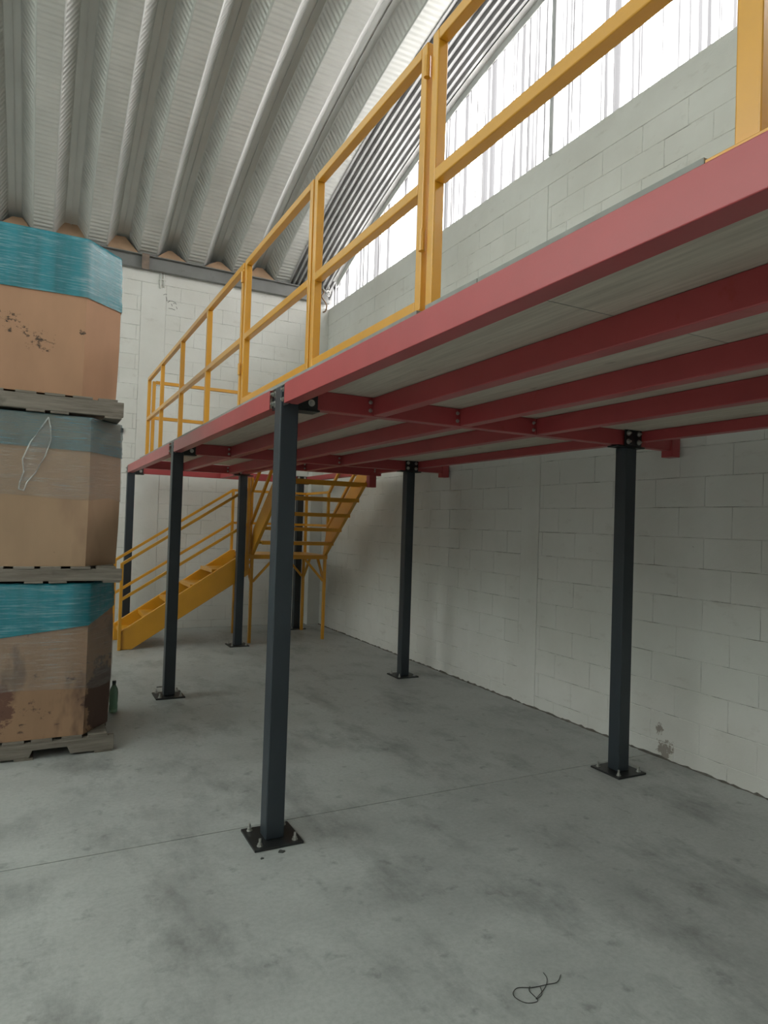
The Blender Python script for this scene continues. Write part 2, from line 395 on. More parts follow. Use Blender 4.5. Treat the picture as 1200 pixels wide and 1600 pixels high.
# illegible pencil strokes left on the painted back wall
for (x, z, dx, dz) in ((1.52, 4.80, .05, .02), (1.56, 4.78, .012, -.06), (1.60, 4.73, .10, -.012), (1.585, 4.70, .03, .03), (1.63, 4.69, .02, -.03), (1.66, 4.70, .05, .0), (1.70, 4.66, .02, -.03), (1.60, 4.62, .09, -.01)):
    MB().tube([(x, YB - .004, z), (x + dx*.5, YB - .004, z + dz*.4 + .008), (x + dx, YB - .004, z + dz)], .0028, 4).build('pencil_mark', 'chip', wall_back)

# ------------------------------------------------------------------ arched roof of deep ribbed panels
ceiling = thing('ceiling', (0, ARC_Y, ARC_TOP), kind='structure')
NSEG = 44
YS = [YB + .25 - (YB + .25 - YF + .25)*i/NSEG for i in range(NSEG + 1)]
def arch_sheet(name, prof, parent, crimp_flags, mats):
    # prof: (x, depth) points; one strip of quads per profile step, extruded along the arch
    vs, fs, uvs, mi = [], [], [], []; L = 0; ls = [0]
    for i in range(1, len(YS)): L += math.hypot(YS[i] - YS[i-1], arch(YS[i]) - arch(YS[i-1])); ls.append(L)
    n = len(prof)
    for y in YS:
        for x, d in prof: vs.append((x, y, arch(y, d)))
    for i in range(len(YS) - 1):
        for k in range(n - 1):
            fs.append((i*n + k, i*n + k + 1, (i + 1)*n + k + 1, (i + 1)*n + k)); mi.append(crimp_flags[k])
            uvs.append(((prof[k][0], ls[i]), (prof[k+1][0], ls[i]), (prof[k+1][0], ls[i+1]), (prof[k][0], ls[i+1])))
    org = Vector((sum(p[0] for p in prof)/n, ARC_Y, ARC_TOP))
    me = bpy.data.meshes.new(name); me.from_pydata([tuple(Vector(v) - org) for v in vs], [], fs); me.update()
    uvl = me.uv_layers.new(name='uv')
    for p in me.polygons:
        p.material_index = mi[p.index]
        for j, li in enumerate(p.loop_indices): uvl.data[li].uv = uvs[p.index][j]
    for m in mats: me.materials.append(M[m])
    o = bpy.data.objects.new(name, me); COL.objects.link(o); o.parent = parent; ORG[o] = org; o.location = org - ORG[parent]
    sd = o.modifiers.new('sheet_thickness', 'SOLIDIFY'); sd.thickness = .003; sd.offset = 1
    return o
chan = RP - FLAT
k0 = -int((RIB_X0 - OPEN_X)/RP)
for k in range(k0, 4):
    c0 = RIB_X0 + k*RP                     # left foot of the channel
    mid = c0 + chan/2; sl = (chan - TOPW)/2
    # from the seam in this channel's crown to the seam in the next one
    prof = [(mid + .001, DEEP), (mid + TOPW/2, DEEP), (mid + TOPW/2 + .012, DEEP - .010), (c0 + chan - .012, .010), (c0 + chan, 0),
            (c0 + chan + .006, 0), (c0 + RP - .006, 0), (c0 + RP, 0), (c0 + RP + .012, .010), (mid + RP - TOPW/2 - .012, DEEP - .010), (mid + RP - TOPW/2, DEEP), (mid + RP - .001, DEEP)]
    if k == 3: prof = prof[:7]
    arch_sheet('roof_panel', prof, ceiling, [1, 1, 0, 1, 1, 0, 1, 1, 0, 1, 1][:len(prof) - 1], ['skylight', 'skylight'] if k in SKYLIGHTS else ['roof', 'roof_smooth'])
    sm = MB().grid([[(mid - .004, y, arch(y, DEEP - .018)), (mid + .004, y, arch(y, DEEP - .018)), (mid + .004, y, arch(y, DEEP + .004)), (mid - .004, y, arch(y, DEEP + .004)), (mid - .004, y, arch(y, DEEP - .018))] for y in YS])
    sm.build('roof_seam', 'roof_smooth', ceiling)
xs0 = RIB_X0 + 3*RP + chan + FLAT - .02
wp = .0765; prof = []; x = xs0
while x < XW + .12:
    prof += [(x, -.012), (x + wp*.32, -.012), (x + wp*.5, .026), (x + wp*.82, .026)]; x += wp
arch_sheet('corrugated_strip', prof, ceiling, [0]*(len(prof) - 1), ['galv'])

# gable wall above the blocks: translucent corrugated sheets
gable = thing('window_1', (XW + .06, 3.0, ZSILL), kind='structure')
SHW, cp = .86, .1229
y = YF
while y < YB - .2:
    y1 = min(y + SHW + .012, YB - .05); cols = []; yy = y; k = 0
    while yy < y1 - 1e-6:
        for f, d in ((0, 0), (.18, 0), (.30, -.022), (.52, -.022), (.64, 0)):
            q = yy + f*cp
            if q <= y1: cols.append((q, d))
        yy += cp
    m = MB(); jog = .004*(round(y/SHW) % 2)
    m.grid([[(XW + .085 + d + jog, q, ZSILL - .03) for q, d in cols], [(XW + .085 + d + jog, q, max(ZSILL - .02, arch(q, .05))) for q, d in cols]])
    m.build('pane', 'sheet', gable, normals=False); y += SHW
MB().box(XW - .012, XW + .045, 4.690, 4.745, ZSILL - .002, arch(4.7) - .01).build('mullion', 'mullion', gable, .004)
MB().box(XW - .012, XW + .045, .69, .745, ZSILL - .002, arch(.7) - .01).build('mullion', 'mullion', gable, .004)
tb = MB(); seg = [YB - .3 - (YB - .3 - YF)*i/40 for i in range(41)]
tb.grid([[(XW + .06, q, arch(q, -.10)), (XW + .05, q, arch(q, -.10)), (XW + .05, q, arch(q, -.02)), (XW - .02, q, arch(q, -.02)), (XW - .02, q, arch(q, -.014)), (XW + .06, q, arch(q, -.014))] for q in seg])
tb = tb.build('trim_2', 'band'); tb['kind'] = 'structure'

win2 = thing('added_tint_window', (OPEN_X - .05, 3.0, HALF_Z), kind='structure')  # unseen sheets added over the half wall to tint the left light green
for i in range(7):
    y0 = YF + 2.01*i; n = 14
    MB().grid([[(OPEN_X - .06 + (.03 if k % 4 < 2 else 0), y0 + 2.0*k/n, HALF_Z) for k in range(n + 1)], [(OPEN_X - .06 + (.03 if k % 4 < 2 else 0), y0 + 2.0*k/n, max(HALF_Z + .1, arch(min(y0 + 2.0*k/n, YB), .05))) for k in range(n + 1)]]).build('pane', 'left_tint', win2, normals=False)

# eave channel along the top of the back wall
ch = [(YB - .02, 5.10), (YB - .02, 5.30), (YB - .10, 5.30), (YB - .10, 5.288), (YB - .032, 5.288), (YB - .032, 5.112), (YB - .10, 5.112), (YB - .10, 5.10)]
trim = MB().prism(ch, 0, OPEN_X, XW + .02).build('trim_1', 'eave'); trim['kind'] = 'structure'
MB().box(1.20, 1.30, YB - .105, YB - .098, 5.09, 5.31).build('splice_plate', 'rust', trim, .002)
# cardboard pieces plugging the roof ribs
names = ['leftmost of the cardboard fillers, half hidden by blue film', 'tallest cardboard filler above the blue wrapped box', 'cardboard filler over the right corner of the top box',
         'low cardboard filler by the rusty splice plate', 'low cardboard filler between the far guardrail and splice plate', 'cardboard filler behind the yellow gate post']
for i in range(6):
    c0 = RIB_X0 + (i - 2)*RP + .01; w = chan - .02; h = [.16, .25, .20, .13, .12, .16][i]; tw = [.12, .17, .15, .05, .06, .10][i]; sk = [.03, 0, -.05, -.03, .01, -.03][i]
    yq = YB - .06
    pts = [(c0, 0), (c0 + w, 0), (c0 + w/2 + tw/2 + sk, h), (c0 + w/2 - tw/2 + sk, h*(.96))]
    m = MB(); fr = [(px, yq - .03 + (.05*z_/.25), 5.303 + z_) for px, z_ in pts]; bk = [(a, b + .006, c) for a, b, c in fr]
    m.add(fr + bk, [(0, 1, 2, 3), (7, 6, 5, 4), (0, 4, 5, 1), (1, 5, 6, 2), (2, 6, 7, 3), (3, 7, 4, 0)])
    o = m.build('cardboard_filler', 'cardpiece'); tag(o, names[i], 'cardboard', 'cardboard fillers under the roof ribs')

# ------------------------------------------------------------------ mezzanine platform
HB, HT = 2.184, 2.284          # beam bottom / top
CX, RX = 1.124, 3.535          # column rows
CY = [.31, 3.29, 6.27, 9.60]
mez = thing('mezzanine_platform', (CX, CY[1], 0), 'steel mezzanine platform with red beams, plywood deck and charcoal columns along block wall', 'mezzanine')
CW = .048
bolt_src = {}
def hexbolt(parent, c, direction, r=.012, h=.012):
    key = (tuple(direction), r, h); c = Vector(c)
    if key in bolt_src: return copy_part(bolt_src[key], parent, c)
    d = Vector(direction); m = MB()
    m.cyl(c, c + d*.003, r*1.5, 12); m.cyl(c + d*.003, c + d*(.003 + h), r, 6); m.cyl(c + d*(.003 + h), c + d*(.003 + h*1.8), r*.55, 8)
    o = m.build('connection_bolt', 'bolt', parent, origin=c); bolt_src[key] = o; return o
anchor = []
def column(x, y, top, style, label):
    c = MB().box(x - CW, x + CW, y - CW, y + CW, .012, top).build('column', 'column', mez, .006); c['label'] = label
    MB().box(x - .125, x + .125, y - .125, y + .125, 0, .012).build('base_plate', 'bracket', c, .002)
    for sx in (-1, 1):
        for sy in (-1, 1):
            p = Vector((x + sx*.09, y + sy*.09, .012))
            if anchor: copy_part(anchor[0], c, p)
            else:
                m = MB(); m.cyl(p, p + Vector((0, 0, .004)), .015, 12); m.cyl(p + Vector((0, 0, .004)), p + Vector((0, 0, .015)), .011, 6); m.cyl(p + Vector((0, 0, .015)), p + Vector((0, 0, .036)), .0065, 8)
                anchor.append(m.build('anchor_bolt', 'bolt', c, origin=p))
    if style == 'edge':
        fx = x - CW + .012
        for s in (-1, 1):
            ya, yb = sorted((y + s*CW, y + s*(CW + .085)))
            MB().box(fx, fx + .010, ya, yb, HB - .004, HT).build('connection_plate', 'bracket', c, .002)
            for z in (HB + .025, HT - .025): hexbolt(c, (fx, y + s*(CW + .035), z), (-1, 0, 0))
        MB().box(x + CW, x + CW + .115, y - CW - .004, y + CW + .004, HB - .014, HB - .004).build('seat_plate', 'bracket', c, .002)
        MB().box(x + CW, x + CW + .105, y - .044, y - .036, HB - .004, HT - .012).build('connection_plate', 'bracket', c, .002)
        for z in (HB + .03,): hexbolt(c, (x + CW + .07, y - .044, z), (0, -1, 0))
    else:
        MB().box(x - .075, x + .075, y - CW - .014, y - CW - .004, HB - .004, HT + .002).build('connection_plate', 'bracket', c, .002)
        MB().box(x - .125, x + .125, y - CW, y + CW, HB - .014, HB - .004).build('seat_plate', 'bracket', c, .002)
        for sx in (-1, 1):
            for z in (HB + .022, HT - .022): hexbolt(c, (x + sx*.048, y - CW - .014, z), (0, -1, 0))
    return c
for x, y, top, st, lab in ((CX, CY[1], HT, 'edge', 'nearest charcoal column under the front beam'), (CX, CY[2], HT, 'edge', 'charcoal column in front of the lower stair flight'),
        (CX, CY[3], HT, 'edge', 'farthest charcoal column beside the wrapped boxes'), (RX, CY[1], HB - .014, 'seat', 'right charcoal column near the block wall'),
        (RX, CY[2], HB - .014, 'seat', 'charcoal column near the wall beyond the right one'), (RX, CY[3], HB - .014, 'seat', 'charcoal column in the far corner behind the landing'),
        (2.352, 8.50, HB - .014, 'seat', 'charcoal column beside the stair landing'), (CX, CY[0], HT, 'edge', 'charcoal column under the near end of the front beam'), (RX, CY[0], HB - .014, 'seat', 'charcoal column under the near end by the wall')):
    column(x, y, top, st, lab)
def channel_y(name, x0, x1, y0, y1, open_right=True):
    # C channel along Y: web on the outer side
    w = .006
    pf = [(x0, HB), (x1, HB), (x1, HB + w), (x0 + w, HB + w), (x0 + w, HT - w), (x1, HT - w), (x1, HT), (x0, HT)]
    if not open_right: pf = [(x0 + x1 - a, b) for a, b in pf]
    return MB().prism(pf, 1, y0, y1).build(name, 'red', mez, .0025)
for a, b in ((CY[0], CY[1]), (CY[1], CY[2]), (CY[2], CY[3])):
    channel_y('edge_beam', 1.068, 1.140, a + CW + .070, b - CW - .070)
channel_y('edge_beam', 1.068, 1.140, CY[0] - .9, CY[0] - CW - .07)
def tube_x(name, x0, x1, y, half=.036): return MB().box(x0, x1, y - half, y + half, HB, HT).build(name, 'red', mez, .004)
def tube_y(name, xc, y0, y1, half=.036): return MB().box(xc - half, xc + half, y0, y1, HB + (.032 if xc > 3.5 else .0005), HT).build(name, 'red', mez, .004)
JX = [1.635, 2.195, 2.755, 3.648]
for i, yv in enumerate(CY):
    tube_x('cross_beam', CX + CW + .012 + .09*(0), RX + .46, yv) if i < 3 else tube_x('cross_beam', CX + CW + .012, JX[3] + .036, yv)
    if i < 3:
        MB().box(RX + .395, RX + .475, yv - .046, yv + .046, HB - .045, HT - .01).build('wall_bracket', 'red', mez, .003)
STY, MX = 7.25, 2.352
tube_x('trimmer_beam', MX + .04, JX[3] + .036, STY)
tube_x('trimmer_beam', CX + .02, MX - .04, 8.50)
for xc in JX:
    for i, (a, b) in enumerate(((CY[0], CY[1]), (CY[1], CY[2]), (CY[2], STY if xc > MX else 8.50))):
        j = tube_y('joist', xc, a + .040, b - .040)
        MB().box(xc - .040, xc + .040, b - .046, b - .0365, HB + (.03 if xc > 3.5 else -.002), HT - .004).build('end_plate', 'red', j, .001)
        for z in (HB + .028 + (.02 if xc > 3.5 else 0), HT - .028): hexbolt(j, (xc - .052, b - .0365, z), (0, -1, 0), .0075, .007)
        MB().box(xc - .066, xc - .037, b - .0365, b - .0360, HB + (.034 if xc > 3.5 else .004), HT - .006).build('end_plate', 'red', j)
tube_y('joist', MX, CY[2] + .04, STY + .036); tube_y('joist', MX, STY + .04, 8.46)
tube_y('joist', MX, 8.54, CY[3] - .04)
tube_y('joist', JX[3], STY + .04, CY[3] - .04)
# plywood deck
PZ = HT + .001
def ply(x0, x1, y0, y1):
    x0, x1, y0, y1 = x0 + .0015, x1 - .0015, y0 + .0015, y1 - .0015
    pf = [(x0, y0), (x1, y0), (x1, y1), (x0, y1)]
    if x0 < 1.1 and y0 < 1.87 < y1: pf += [(x0, 1.90), (1.152, 1.90), (1.152, 1.845), (x0, 1.845)]     # notch round the gate post
    o = MB().prism(pf, 2, PZ, PZ + .018).build('plywood_sheet', 'ply', mez, .001)
    o.data.materials.append(M['plyedge'])
    for p in o.data.polygons:
        if abs(p.normal.z) < .5: p.material_index = 1
ys = [.835, 1.56, 4.0, 6.44, 7.21]
for a, b in zip(ys[:-1], ys[1:]):
    for x0, x1 in ((1.078, 2.300), (2.300, 3.520), (3.520, 3.995)): ply(x0, x1, a, b)
ply(1.078, 2.300, 7.21, 8.44)
for x0, x1 in ((1.180, 2.300), (2.300, 3.520), (3.520, 3.995)): ply(x0, x1, -.50, .835)
DECK = PZ + .018

# ------------------------------------------------------------------ guardrails and gates (38 mm square tube)
RS = .038; ZT, ZM = 3.20, 2.735
def post(parent, y, z0, z1, x=CX, s=RS, name='post'): return MB().box(x - s/2, x + s/2, y - s/2, y + s/2, z0, z1).build(name, 'yellow', parent, .004)
def rail(parent, y0, y1, z, x=CX, s=RS, name='rail'): return MB().box(x - s/2, x + s/2, y0, y1, z - s/2, z + s/2).build(name, 'yellow', parent, .004)
def rail_x(parent, x0, x1, y, z, s=RS, name='rail'): return MB().box(x0, x1, y - s/2, y + s/2, z - s/2, z + s/2).build(name, 'yellow', parent, .004)
gr = thing('guardrail', (CX, 6.2, DECK), 'yellow tube guardrail at far end of deck turning the corner above the stairs', 'guardrail')
for y in (8.19, 7.27, 6.20, 5.15, 4.175): post(gr, y, DECK, ZT - RS/2)
post(gr, 8.19, DECK, ZT - RS/2, CX + .052)
rail(gr, 4.156, 8.21, ZT, name='top_rail')
for a, b in zip((4.175, 5.15, 6.20, 7.27), (5.15, 6.20, 7.27, 8.19)): rail(gr, a + RS/2, b - RS/2, ZM, name='mid_rail')
rail_x(gr, CX + .07, 2.33, 8.19, ZT - .03, name='top_rail'); rail_x(gr, CX + .07, 2.33, 8.19, ZM + .02, name='mid_rail'); post(gr, 8.19, DECK, ZT - .01, 2.35)
rail(gr, 7.29, 8.17, ZT - .03, 2.35, name='top_rail'); rail(gr, 7.29, 8.17, ZM + .02, 2.35, name='mid_rail'); post(gr, 7.27, DECK, ZT - .01, 2.35)
def hinge(parent, y, z):
    MB().cyl((CX - .026, y, z - .035), (CX - .026, y, z + .035), .011, 10).build('hinge', 'yellow', parent)
def gate(y0, y1, label, hy):
    g = thing('gate', (CX, (y0 + y1)/2, DECK), label, 'gate'); zb = DECK + .012
    for y in (y0 + RS/2, y1 - RS/2): post(g, y, zb, ZT + RS/2, name='stile')
    for z in (ZT, ZM, zb + RS/2): rail(g, y0 + RS, y1 - RS, z, name={ZT: 'top_rail', ZM: 'mid_rail'}.get(z, 'bottom_rail'))
    for z in (3.12, 2.54): hinge(g, hy, z)
    return g
gate(2.965, 4.125, 'yellow swing gate leaf hinged on the far guardrail post', 4.141)
gate(1.925, 2.945, 'yellow swing gate leaf hinged on the near guardrail post', 1.910)
gn = thing('guardrail', (CX, 1.3, HT + .001), 'yellow tube guardrail at near right end of deck with wide post', 'guardrail')
post(gn, 1.872, HT + .001, ZT + RS/2); post(gn, .765, HT + .009, ZT - RS/2, s=.05)
rail(gn, -.4, 1.853, ZT, name='top_rail'); rail(gn, .79, 1.853, ZM, s=.042, name='mid_rail'); rail(gn, -.4, .74, ZM, s=.042, name='mid_rail')
MB().box(CX - .05, CX + .05, .70, .83, HT + .001, HT + .009).build('post_foot', 'yellow', gn, .002)
MB().bar((1.20, 3.02, DECK + .019), (1.20, 3.42, DECK + .019), .038, .038).build('steel_tube', 'yellow', bevel=.004)
tag(bpy.data.objects['steel_tube'], 'short yellow steel tube lying on deck behind the gate bottom rail', 'tube')

# ------------------------------------------------------------------ staircase
st = thing('staircase', (2.5, 8.6, 0), 'yellow steel staircase with quarter landing rising to the mezzanine in the far corner', 'staircase')
LZ = 1.155; YFR, YBK = 8.62, 9.33; X0S, X1S = .95, 2.50
sl = (LZ - .20)/(X1S - X0S)*1.03
def low_stringer(y):
    pf = [(X0S, 0), (X0S + .14, 0), (X1S, (X1S - X0S - .14)*sl), (X1S, LZ + .03), (X1S - .06, LZ + .03), (X0S, .215)]
    MB().prism(pf, 1, y - .022, y + .022).build('stringer', 'yellow', st, .007)
low_stringer(YFR); low_stringer(YBK)
for i in range(5):
    z = LZ/6*(i + 1); x = X0S + .03 + .262*i
    t_ = MB().box(x, x + .29, YFR + .023, YBK - .023, z - .012, z).build('tread', 'yellow', st, .002)
    MB().box(x, x + .006, YFR + .023, YBK - .023, z - .045, z - .012).build('tread_nosing', 'yellow', t_)
LX0, LX1, LY0, LY1 = 2.50, 3.60, 8.60, 9.46
MB().box(LX0, LX1, LY0, LY1, LZ - .008, LZ).build('landing_plate', 'yellow', st)
for a, b in (((LX0, LY0 + .019), (LX1, LY0 + .019)), ((LX0, LY1 - .019), (LX1, LY1 - .019)), ((LX0 + .019, LY0 + .04), (LX0 + .019, LY1 - .04)), ((LX1 - .019, LY0 + .04), (LX1 - .019, LY1 - .04))):
    MB().bar((*a, LZ - .033), (*b, LZ - .033), .038, .048).build('landing_frame', 'yellow', st, .003)
for lx in (LX0 + .04, LX1 - .03):
    for ly in (LY0 + .02, LY1 - .02):
        MB().box(lx - .019, lx + .019, ly - .019, ly + .019, 0, LZ - .057).build('landing_leg', 'yellow', st, .003)
        sx = 1 if lx < 3 else -1; sy = 1 if ly < 9 else -1
        MB().bar((lx + sx*.02, ly, .80), (lx + sx*.29, ly, LZ - .06), .03, .03).build('landing_brace', 'yellow', st, .002)
        MB().bar((lx, ly + sy*.02, .80), (lx, ly + sy*.27, LZ - .06), .03, .03).build('landing_brace', 'yellow', st, .002)
# upper flight towards the camera
USL = (HT - LZ)/(8.60 - STY)
UX0, UX1 = 2.545, 3.575
for x in (UX0, UX1):
    pf = [(8.66, LZ - .05), (8.66, LZ + .16), (STY + .03, HT + .02), (STY + .03, HT - .27)]
    pf = [(8.68, LZ - .06), (8.64, LZ + .10), (8.56, LZ + .33), (STY + .12, LZ + .33 + (8.56 - STY - .12)*USL*.93), (STY + .04, LZ + .17 + (8.62 - STY - .04)*USL*.93), (STY + .04, LZ - .06 + (8.68 - STY - .04)*USL*.93)]
    MB().prism(pf, 0, x - .022, x + .022).build('stringer', 'yellow', st, .006)
for i in range(5):
    z = LZ + .1885*(i + 1); y = 8.53 - .252*i
    t_ = MB().box(UX0 + .023, UX1 - .023, y - .24, y, z - .012, z).build('tread', 'yellow', st, .002)
    MB().box(UX0 + .023, UX1 - .023, y - .006, y, z - .045, z - .012).build('tread_nosing', 'yellow', t_)
    MB().box(UX0 + .023, UX1 - .023, y - .24, y - .234, z - .045, z - .012).build('tread_nosing', 'yellow', t_)
for x in (UX0, UX1):
    hp = MB().box(x - .045, x + .045, STY - .035, STY + .055, HB - .14, HB).build('hanger_post', 'red', st, .003)
# stair handrails
PS = .036
def spost(x, y, z0, z1): MB().box(x - PS/2, x + PS/2, y - PS/2, y + PS/2, z0, z1).build('stair_post', 'yellow', st, .003)
def srail(p, q, name='stair_rail'): MB().bar(p, q, .034, .034).build(name, 'yellow', st, .003)
for yy, dz in ((YFR - .035, 0.0), (YBK + .035, .0)):
    xa, xb = X0S - .005, 2.46
    spost(xa, yy, 0, 1.04 + dz); spost(xb, yy, LZ - .2, 2.02 + dz)
    srail((xa, yy, 1.03 + dz), (xb, yy, 2.02 + dz), 'handrail'); srail((xa, yy, .60 + dz), (xb, yy, 1.56 + dz), 'mid_rail')
yy = LY1 - .03
srail((2.46, yy, 2.02), (LX1, yy, 2.02), 'handrail'); srail((2.46, yy, 1.56), (LX1, yy, 1.56), 'mid_rail')
spost(3.15, yy, LZ, 2.0); spost(LX1 - .018, yy, LZ, 2.04)
xr = UX1 + .005
srail((xr, yy - .02, 2.02), (xr, 8.58, 2.02), 'handrail'); srail((xr, yy - .02, 1.56), (xr, 8.58, 1.56), 'mid_rail'); spost(xr, 8.58, LZ + .15, 2.04)
srail((xr, 8.56, 2.02), (xr, 7.55, 2.02 + 1.01*USL), 'handrail'); srail((xr, 8.56, 1.56), (xr, 7.40, 1.56 + 1.16*USL), 'mid_rail')
spost(UX0 - .04, 8.60, LZ, 2.16); spost(UX0 - .085, 8.60, LZ, 2.16)
srail((UX0 - .04, 8.58, 1.98), (UX0 - .04, 7.60, 1.98 + .98*USL), 'handrail'); srail((UX0 - .04, 8.58, 1.56), (UX0 - .04, 7.40, 1.56 + 1.18*USL), 'mid_rail')

# ------------------------------------------------------------------ stacked octagonal boxes on pallets
def pallet(x0, x1, y0, y1, z0, z1, label, notched):
    p = thing('pallet', ((x0 + x1)/2, (y0 + y1)/2, z0), label, 'pallet', 'stacked pallets'); tb_, bb = .016, .014
    za, zb = z0 + bb, z1 - tb_
    for yc in (y0 + .02, (y0 + y1)/2, y1 - .02):
        if notched:
            w = x1 - x0; n1, n2 = x0 + w*.16, x0 + w*.40; n3, n4 = x0 + w*.57, x0 + w*.775; h = (zb - za)*.5
            pf = [(x0, za), (n1, za), (n1 + .02, za + h), (n2 - .02, za + h), (n2, za), (n3, za), (n3 + .02, za + h), (n4 - .02, za + h), (n4, za), (x1, za), (x1, zb), (x0, zb)]
            MB().prism(pf, 1, yc - .02, yc + .02).build('stringer_board', 'wood', p, .003)
        else: MB().box(x0, x1, yc - .02, yc + .02, za, zb).build('stringer_board', 'wood', p, .003)
    n = 7; pit = (x1 - x0)/n; rr = random.Random(int(z0*100))
    for i in range(n):
        a = x0 + i*pit + rr.uniform(.0, .02)
        MB().box(a, min(a + pit*.72, x1), y0 - rr.uniform(-.004, .006), y1, zb, z1).build('deck_board', 'wood', p, .002)
    for i, a in enumerate((x0, x0 + .26*(x1 - x0), x0 + .5*(x1 - x0), x0 + .62*(x1 - x0), x1 - .12)):
        if notched and 0 < i < 4 and i != 2: continue
        MB().box(a, a + .11, y0, y1, z0, za).build('bottom_board', 'wood', p, .002)
    return p
pallet(-.66, .535, 4.93, 6.08, 0, .125, 'weathered wooden pallet on the floor, lowest of the stack', True)
pallet(-.64, .545, 4.93, 6.08, 1.145, 1.255, 'weathered wooden pallet between the lowest and middle boxes', False)
pallet(-.67, .515, 4.93, 6.08, 2.265, 2.395, 'weathered wooden pallet under the topmost box', False)
BX0, BY0, BY1 = -.64, 4.955, 6.07
def octa(dx, ch, off=0.0):
    x0, x1, y0, y1 = BX0 + dx - off, .515 + dx + off, BY0 - off, BY1 + off; c = ch + off*.59; d = .25 + off*.59
    return [(x0 + c, y0), (x1 - c, y0), (x1, y0 + d), (x1, y1 - d), (x1 - c, y1), (x0 + c, y1), (x0, y1 - d), (x0, y0 + d)]
def ring(dx, ch, off, sub):
    o = octa(dx, ch, off); pts = []
    for i in range(8):
        a, b = o[i], o[(i + 1) % 8]
        for k in range(sub): f = k/sub; pts.append((a[0] + (b[0] - a[0])*f, a[1] + (b[1] - a[1])*f, i + f))
    return pts
def obox(dx, ch, z0, z1, label, card, films, group='wrapped octagonal boxes'):
    t_ = thing('cardboard_box', (BX0 + .58 + dx, (BY0 + BY1)/2, z0), label, 'box', group)
    def bulge(z): return .012*math.sin(math.pi*(z - z0)/(z1 - z0))
    m = MB(); rows = []
    for i in range(9):
        z = z0 + (z1 - z0)*i/8; rows.append([(x, y, z) for x, y, _ in ring(dx, ch, bulge(z), 1)])
    rows = [r + [r[0]] for r in rows]; m.grid(rows); n = 9
    m.f.append(tuple(range(7, -1, -1))); m.f.append(tuple(8*n + k for k in range(8)))
    m.build('box_body', card, t_)
    for j, (name, mat, lo, hi, off, wr) in enumerate(films):
        rr = random.Random(j + int(z0*50)); sub = 10; R0 = ring(dx, ch, 0, sub); P = len(R0); rows = []
        ph = [rr.uniform(0, 6.28) for _ in range(4)]
        for i in range(15):
            row = []
            for k in range(P + 1):
                u = R0[k % P][2]; zl, zh = lo(u), hi(u); z = zl + (zh - zl)*i/14
                w = wr*(math.sin(u*9 + z*13 + ph[0]) + math.sin(u*23 - z*37 + ph[1]) + .8*math.sin(z*120 + u*5 + ph[2]))*.5
                o_ = bulge(min(z, z1)) + off + abs(w)
                rr_ = ring(dx, ch, o_, sub)[k % P]; row.append((rr_[0], rr_[1], z))
            rows.append(row)
        if hi(0) > z1 - .03:        # film folded over the rim
            rows.append([(p[0], p[1], z1 + .004) for p in (ring(dx, ch, -.10, sub)[k % P] for k in range(P + 1))])
        fm = MB().grid(rows).build(name, mat, t_, smooth=True, normals=False)
    return t_
c1 = make_card('damp_cardboard', (.36, .215, .13), [((-.0, 4.95, .25), .20, .045, .54), ((.46, 5.10, .34), .19, .34, .30, (.075, .04, .035)), ((-.15, 4.95, .34), .12, .26, .40, (.13, .06, .045))], (1.6, .54, .75, (.085, .045, .035)))
c2 = make_card('dusty_cardboard', (.39, .26, .165), [((.05, 4.95, 1.5), .35, .35, .68)], (1.1, .60, .35, (.22, .12, .085)))
c3 = make_card('clean_cardboard', (.43, .245, .15), [((-.23, 4.95, 2.86), .16, .07, .52), ((-.14, 4.95, 2.80), .14, .09, .53), ((-.02, 4.95, 2.73), .18, .14, .51), ((.245, 4.95, 2.84), .05, .08, .50)])
obox(0, .175, .125, 1.138, 'octagonal cardboard box wrapped in blue film, lowest of the stack, damp stains', c1,
     [('clear_film', 'film_clear', lambda u: .43 + .02*math.sin(u*3), lambda u: .90, .004, .003), ('blue_film', 'film_blue', lambda u: .76 + .10*min(u, 2.2), lambda u: 1.1395, .008, .004)])
obox(.012, .215, 1.255, 2.258, 'octagonal cardboard box with loose clear film, middle of the stack', c2,
     [('clear_film', 'film_clear', lambda u: 1.71 + .01*math.sin(u*5), lambda u: 2.10, .004, .003), ('blue_film', 'film_blue2', lambda u: 2.04 - .012*u, lambda u: 2.2595, .008, .006)])
obox(-.03, .235, 2.395, 3.46, 'octagonal cardboard box with broad teal film band, topmost of the stack', c3,
     [('blue_film', 'film_blue', lambda u: 3.055 + .008*u, lambda u: 3.463, .006, .004)])
# loose loop of film hanging on the middle box
flap = [o for o in bpy.data.objects if o.name.startswith('cardboard_box') and '(' not in o.name and abs(ORG[o].z - 1.255) < .01][0]
yf = BY0 - .022
loop = [(.055, 2.235), (.02, 2.17), (-.045, 2.06), (-.085, 1.95), (-.075, 1.87), (-.095, 1.80), (-.10, 1.755), (-.07, 1.745), (-.055, 1.80), (-.01, 1.86), (.045, 1.98), (.075, 2.09), (.07, 2.17)]
MB().tube([(x, yf - .006*math.sin(i), z) for i, (x, z) in enumerate(loop)] + [(.055, yf, 2.235)], .005, 6).build('film_fold', 'film_fold', flap, smooth=True)
cx_, cz_ = sum(p[0] for p in loop)/len(loop), sum(p[1] for p in loop)/len(loop)
m = MB(); m.v = [(cx_, yf - .012, cz_)] + [(x, yf, z) for x, z in loop]; m.f = [(0, i + 1, (i + 1) % len(loop) + 1) for i in range(len(loop))]
m.build('loose_film', 'film_clear', flap, normals=False)

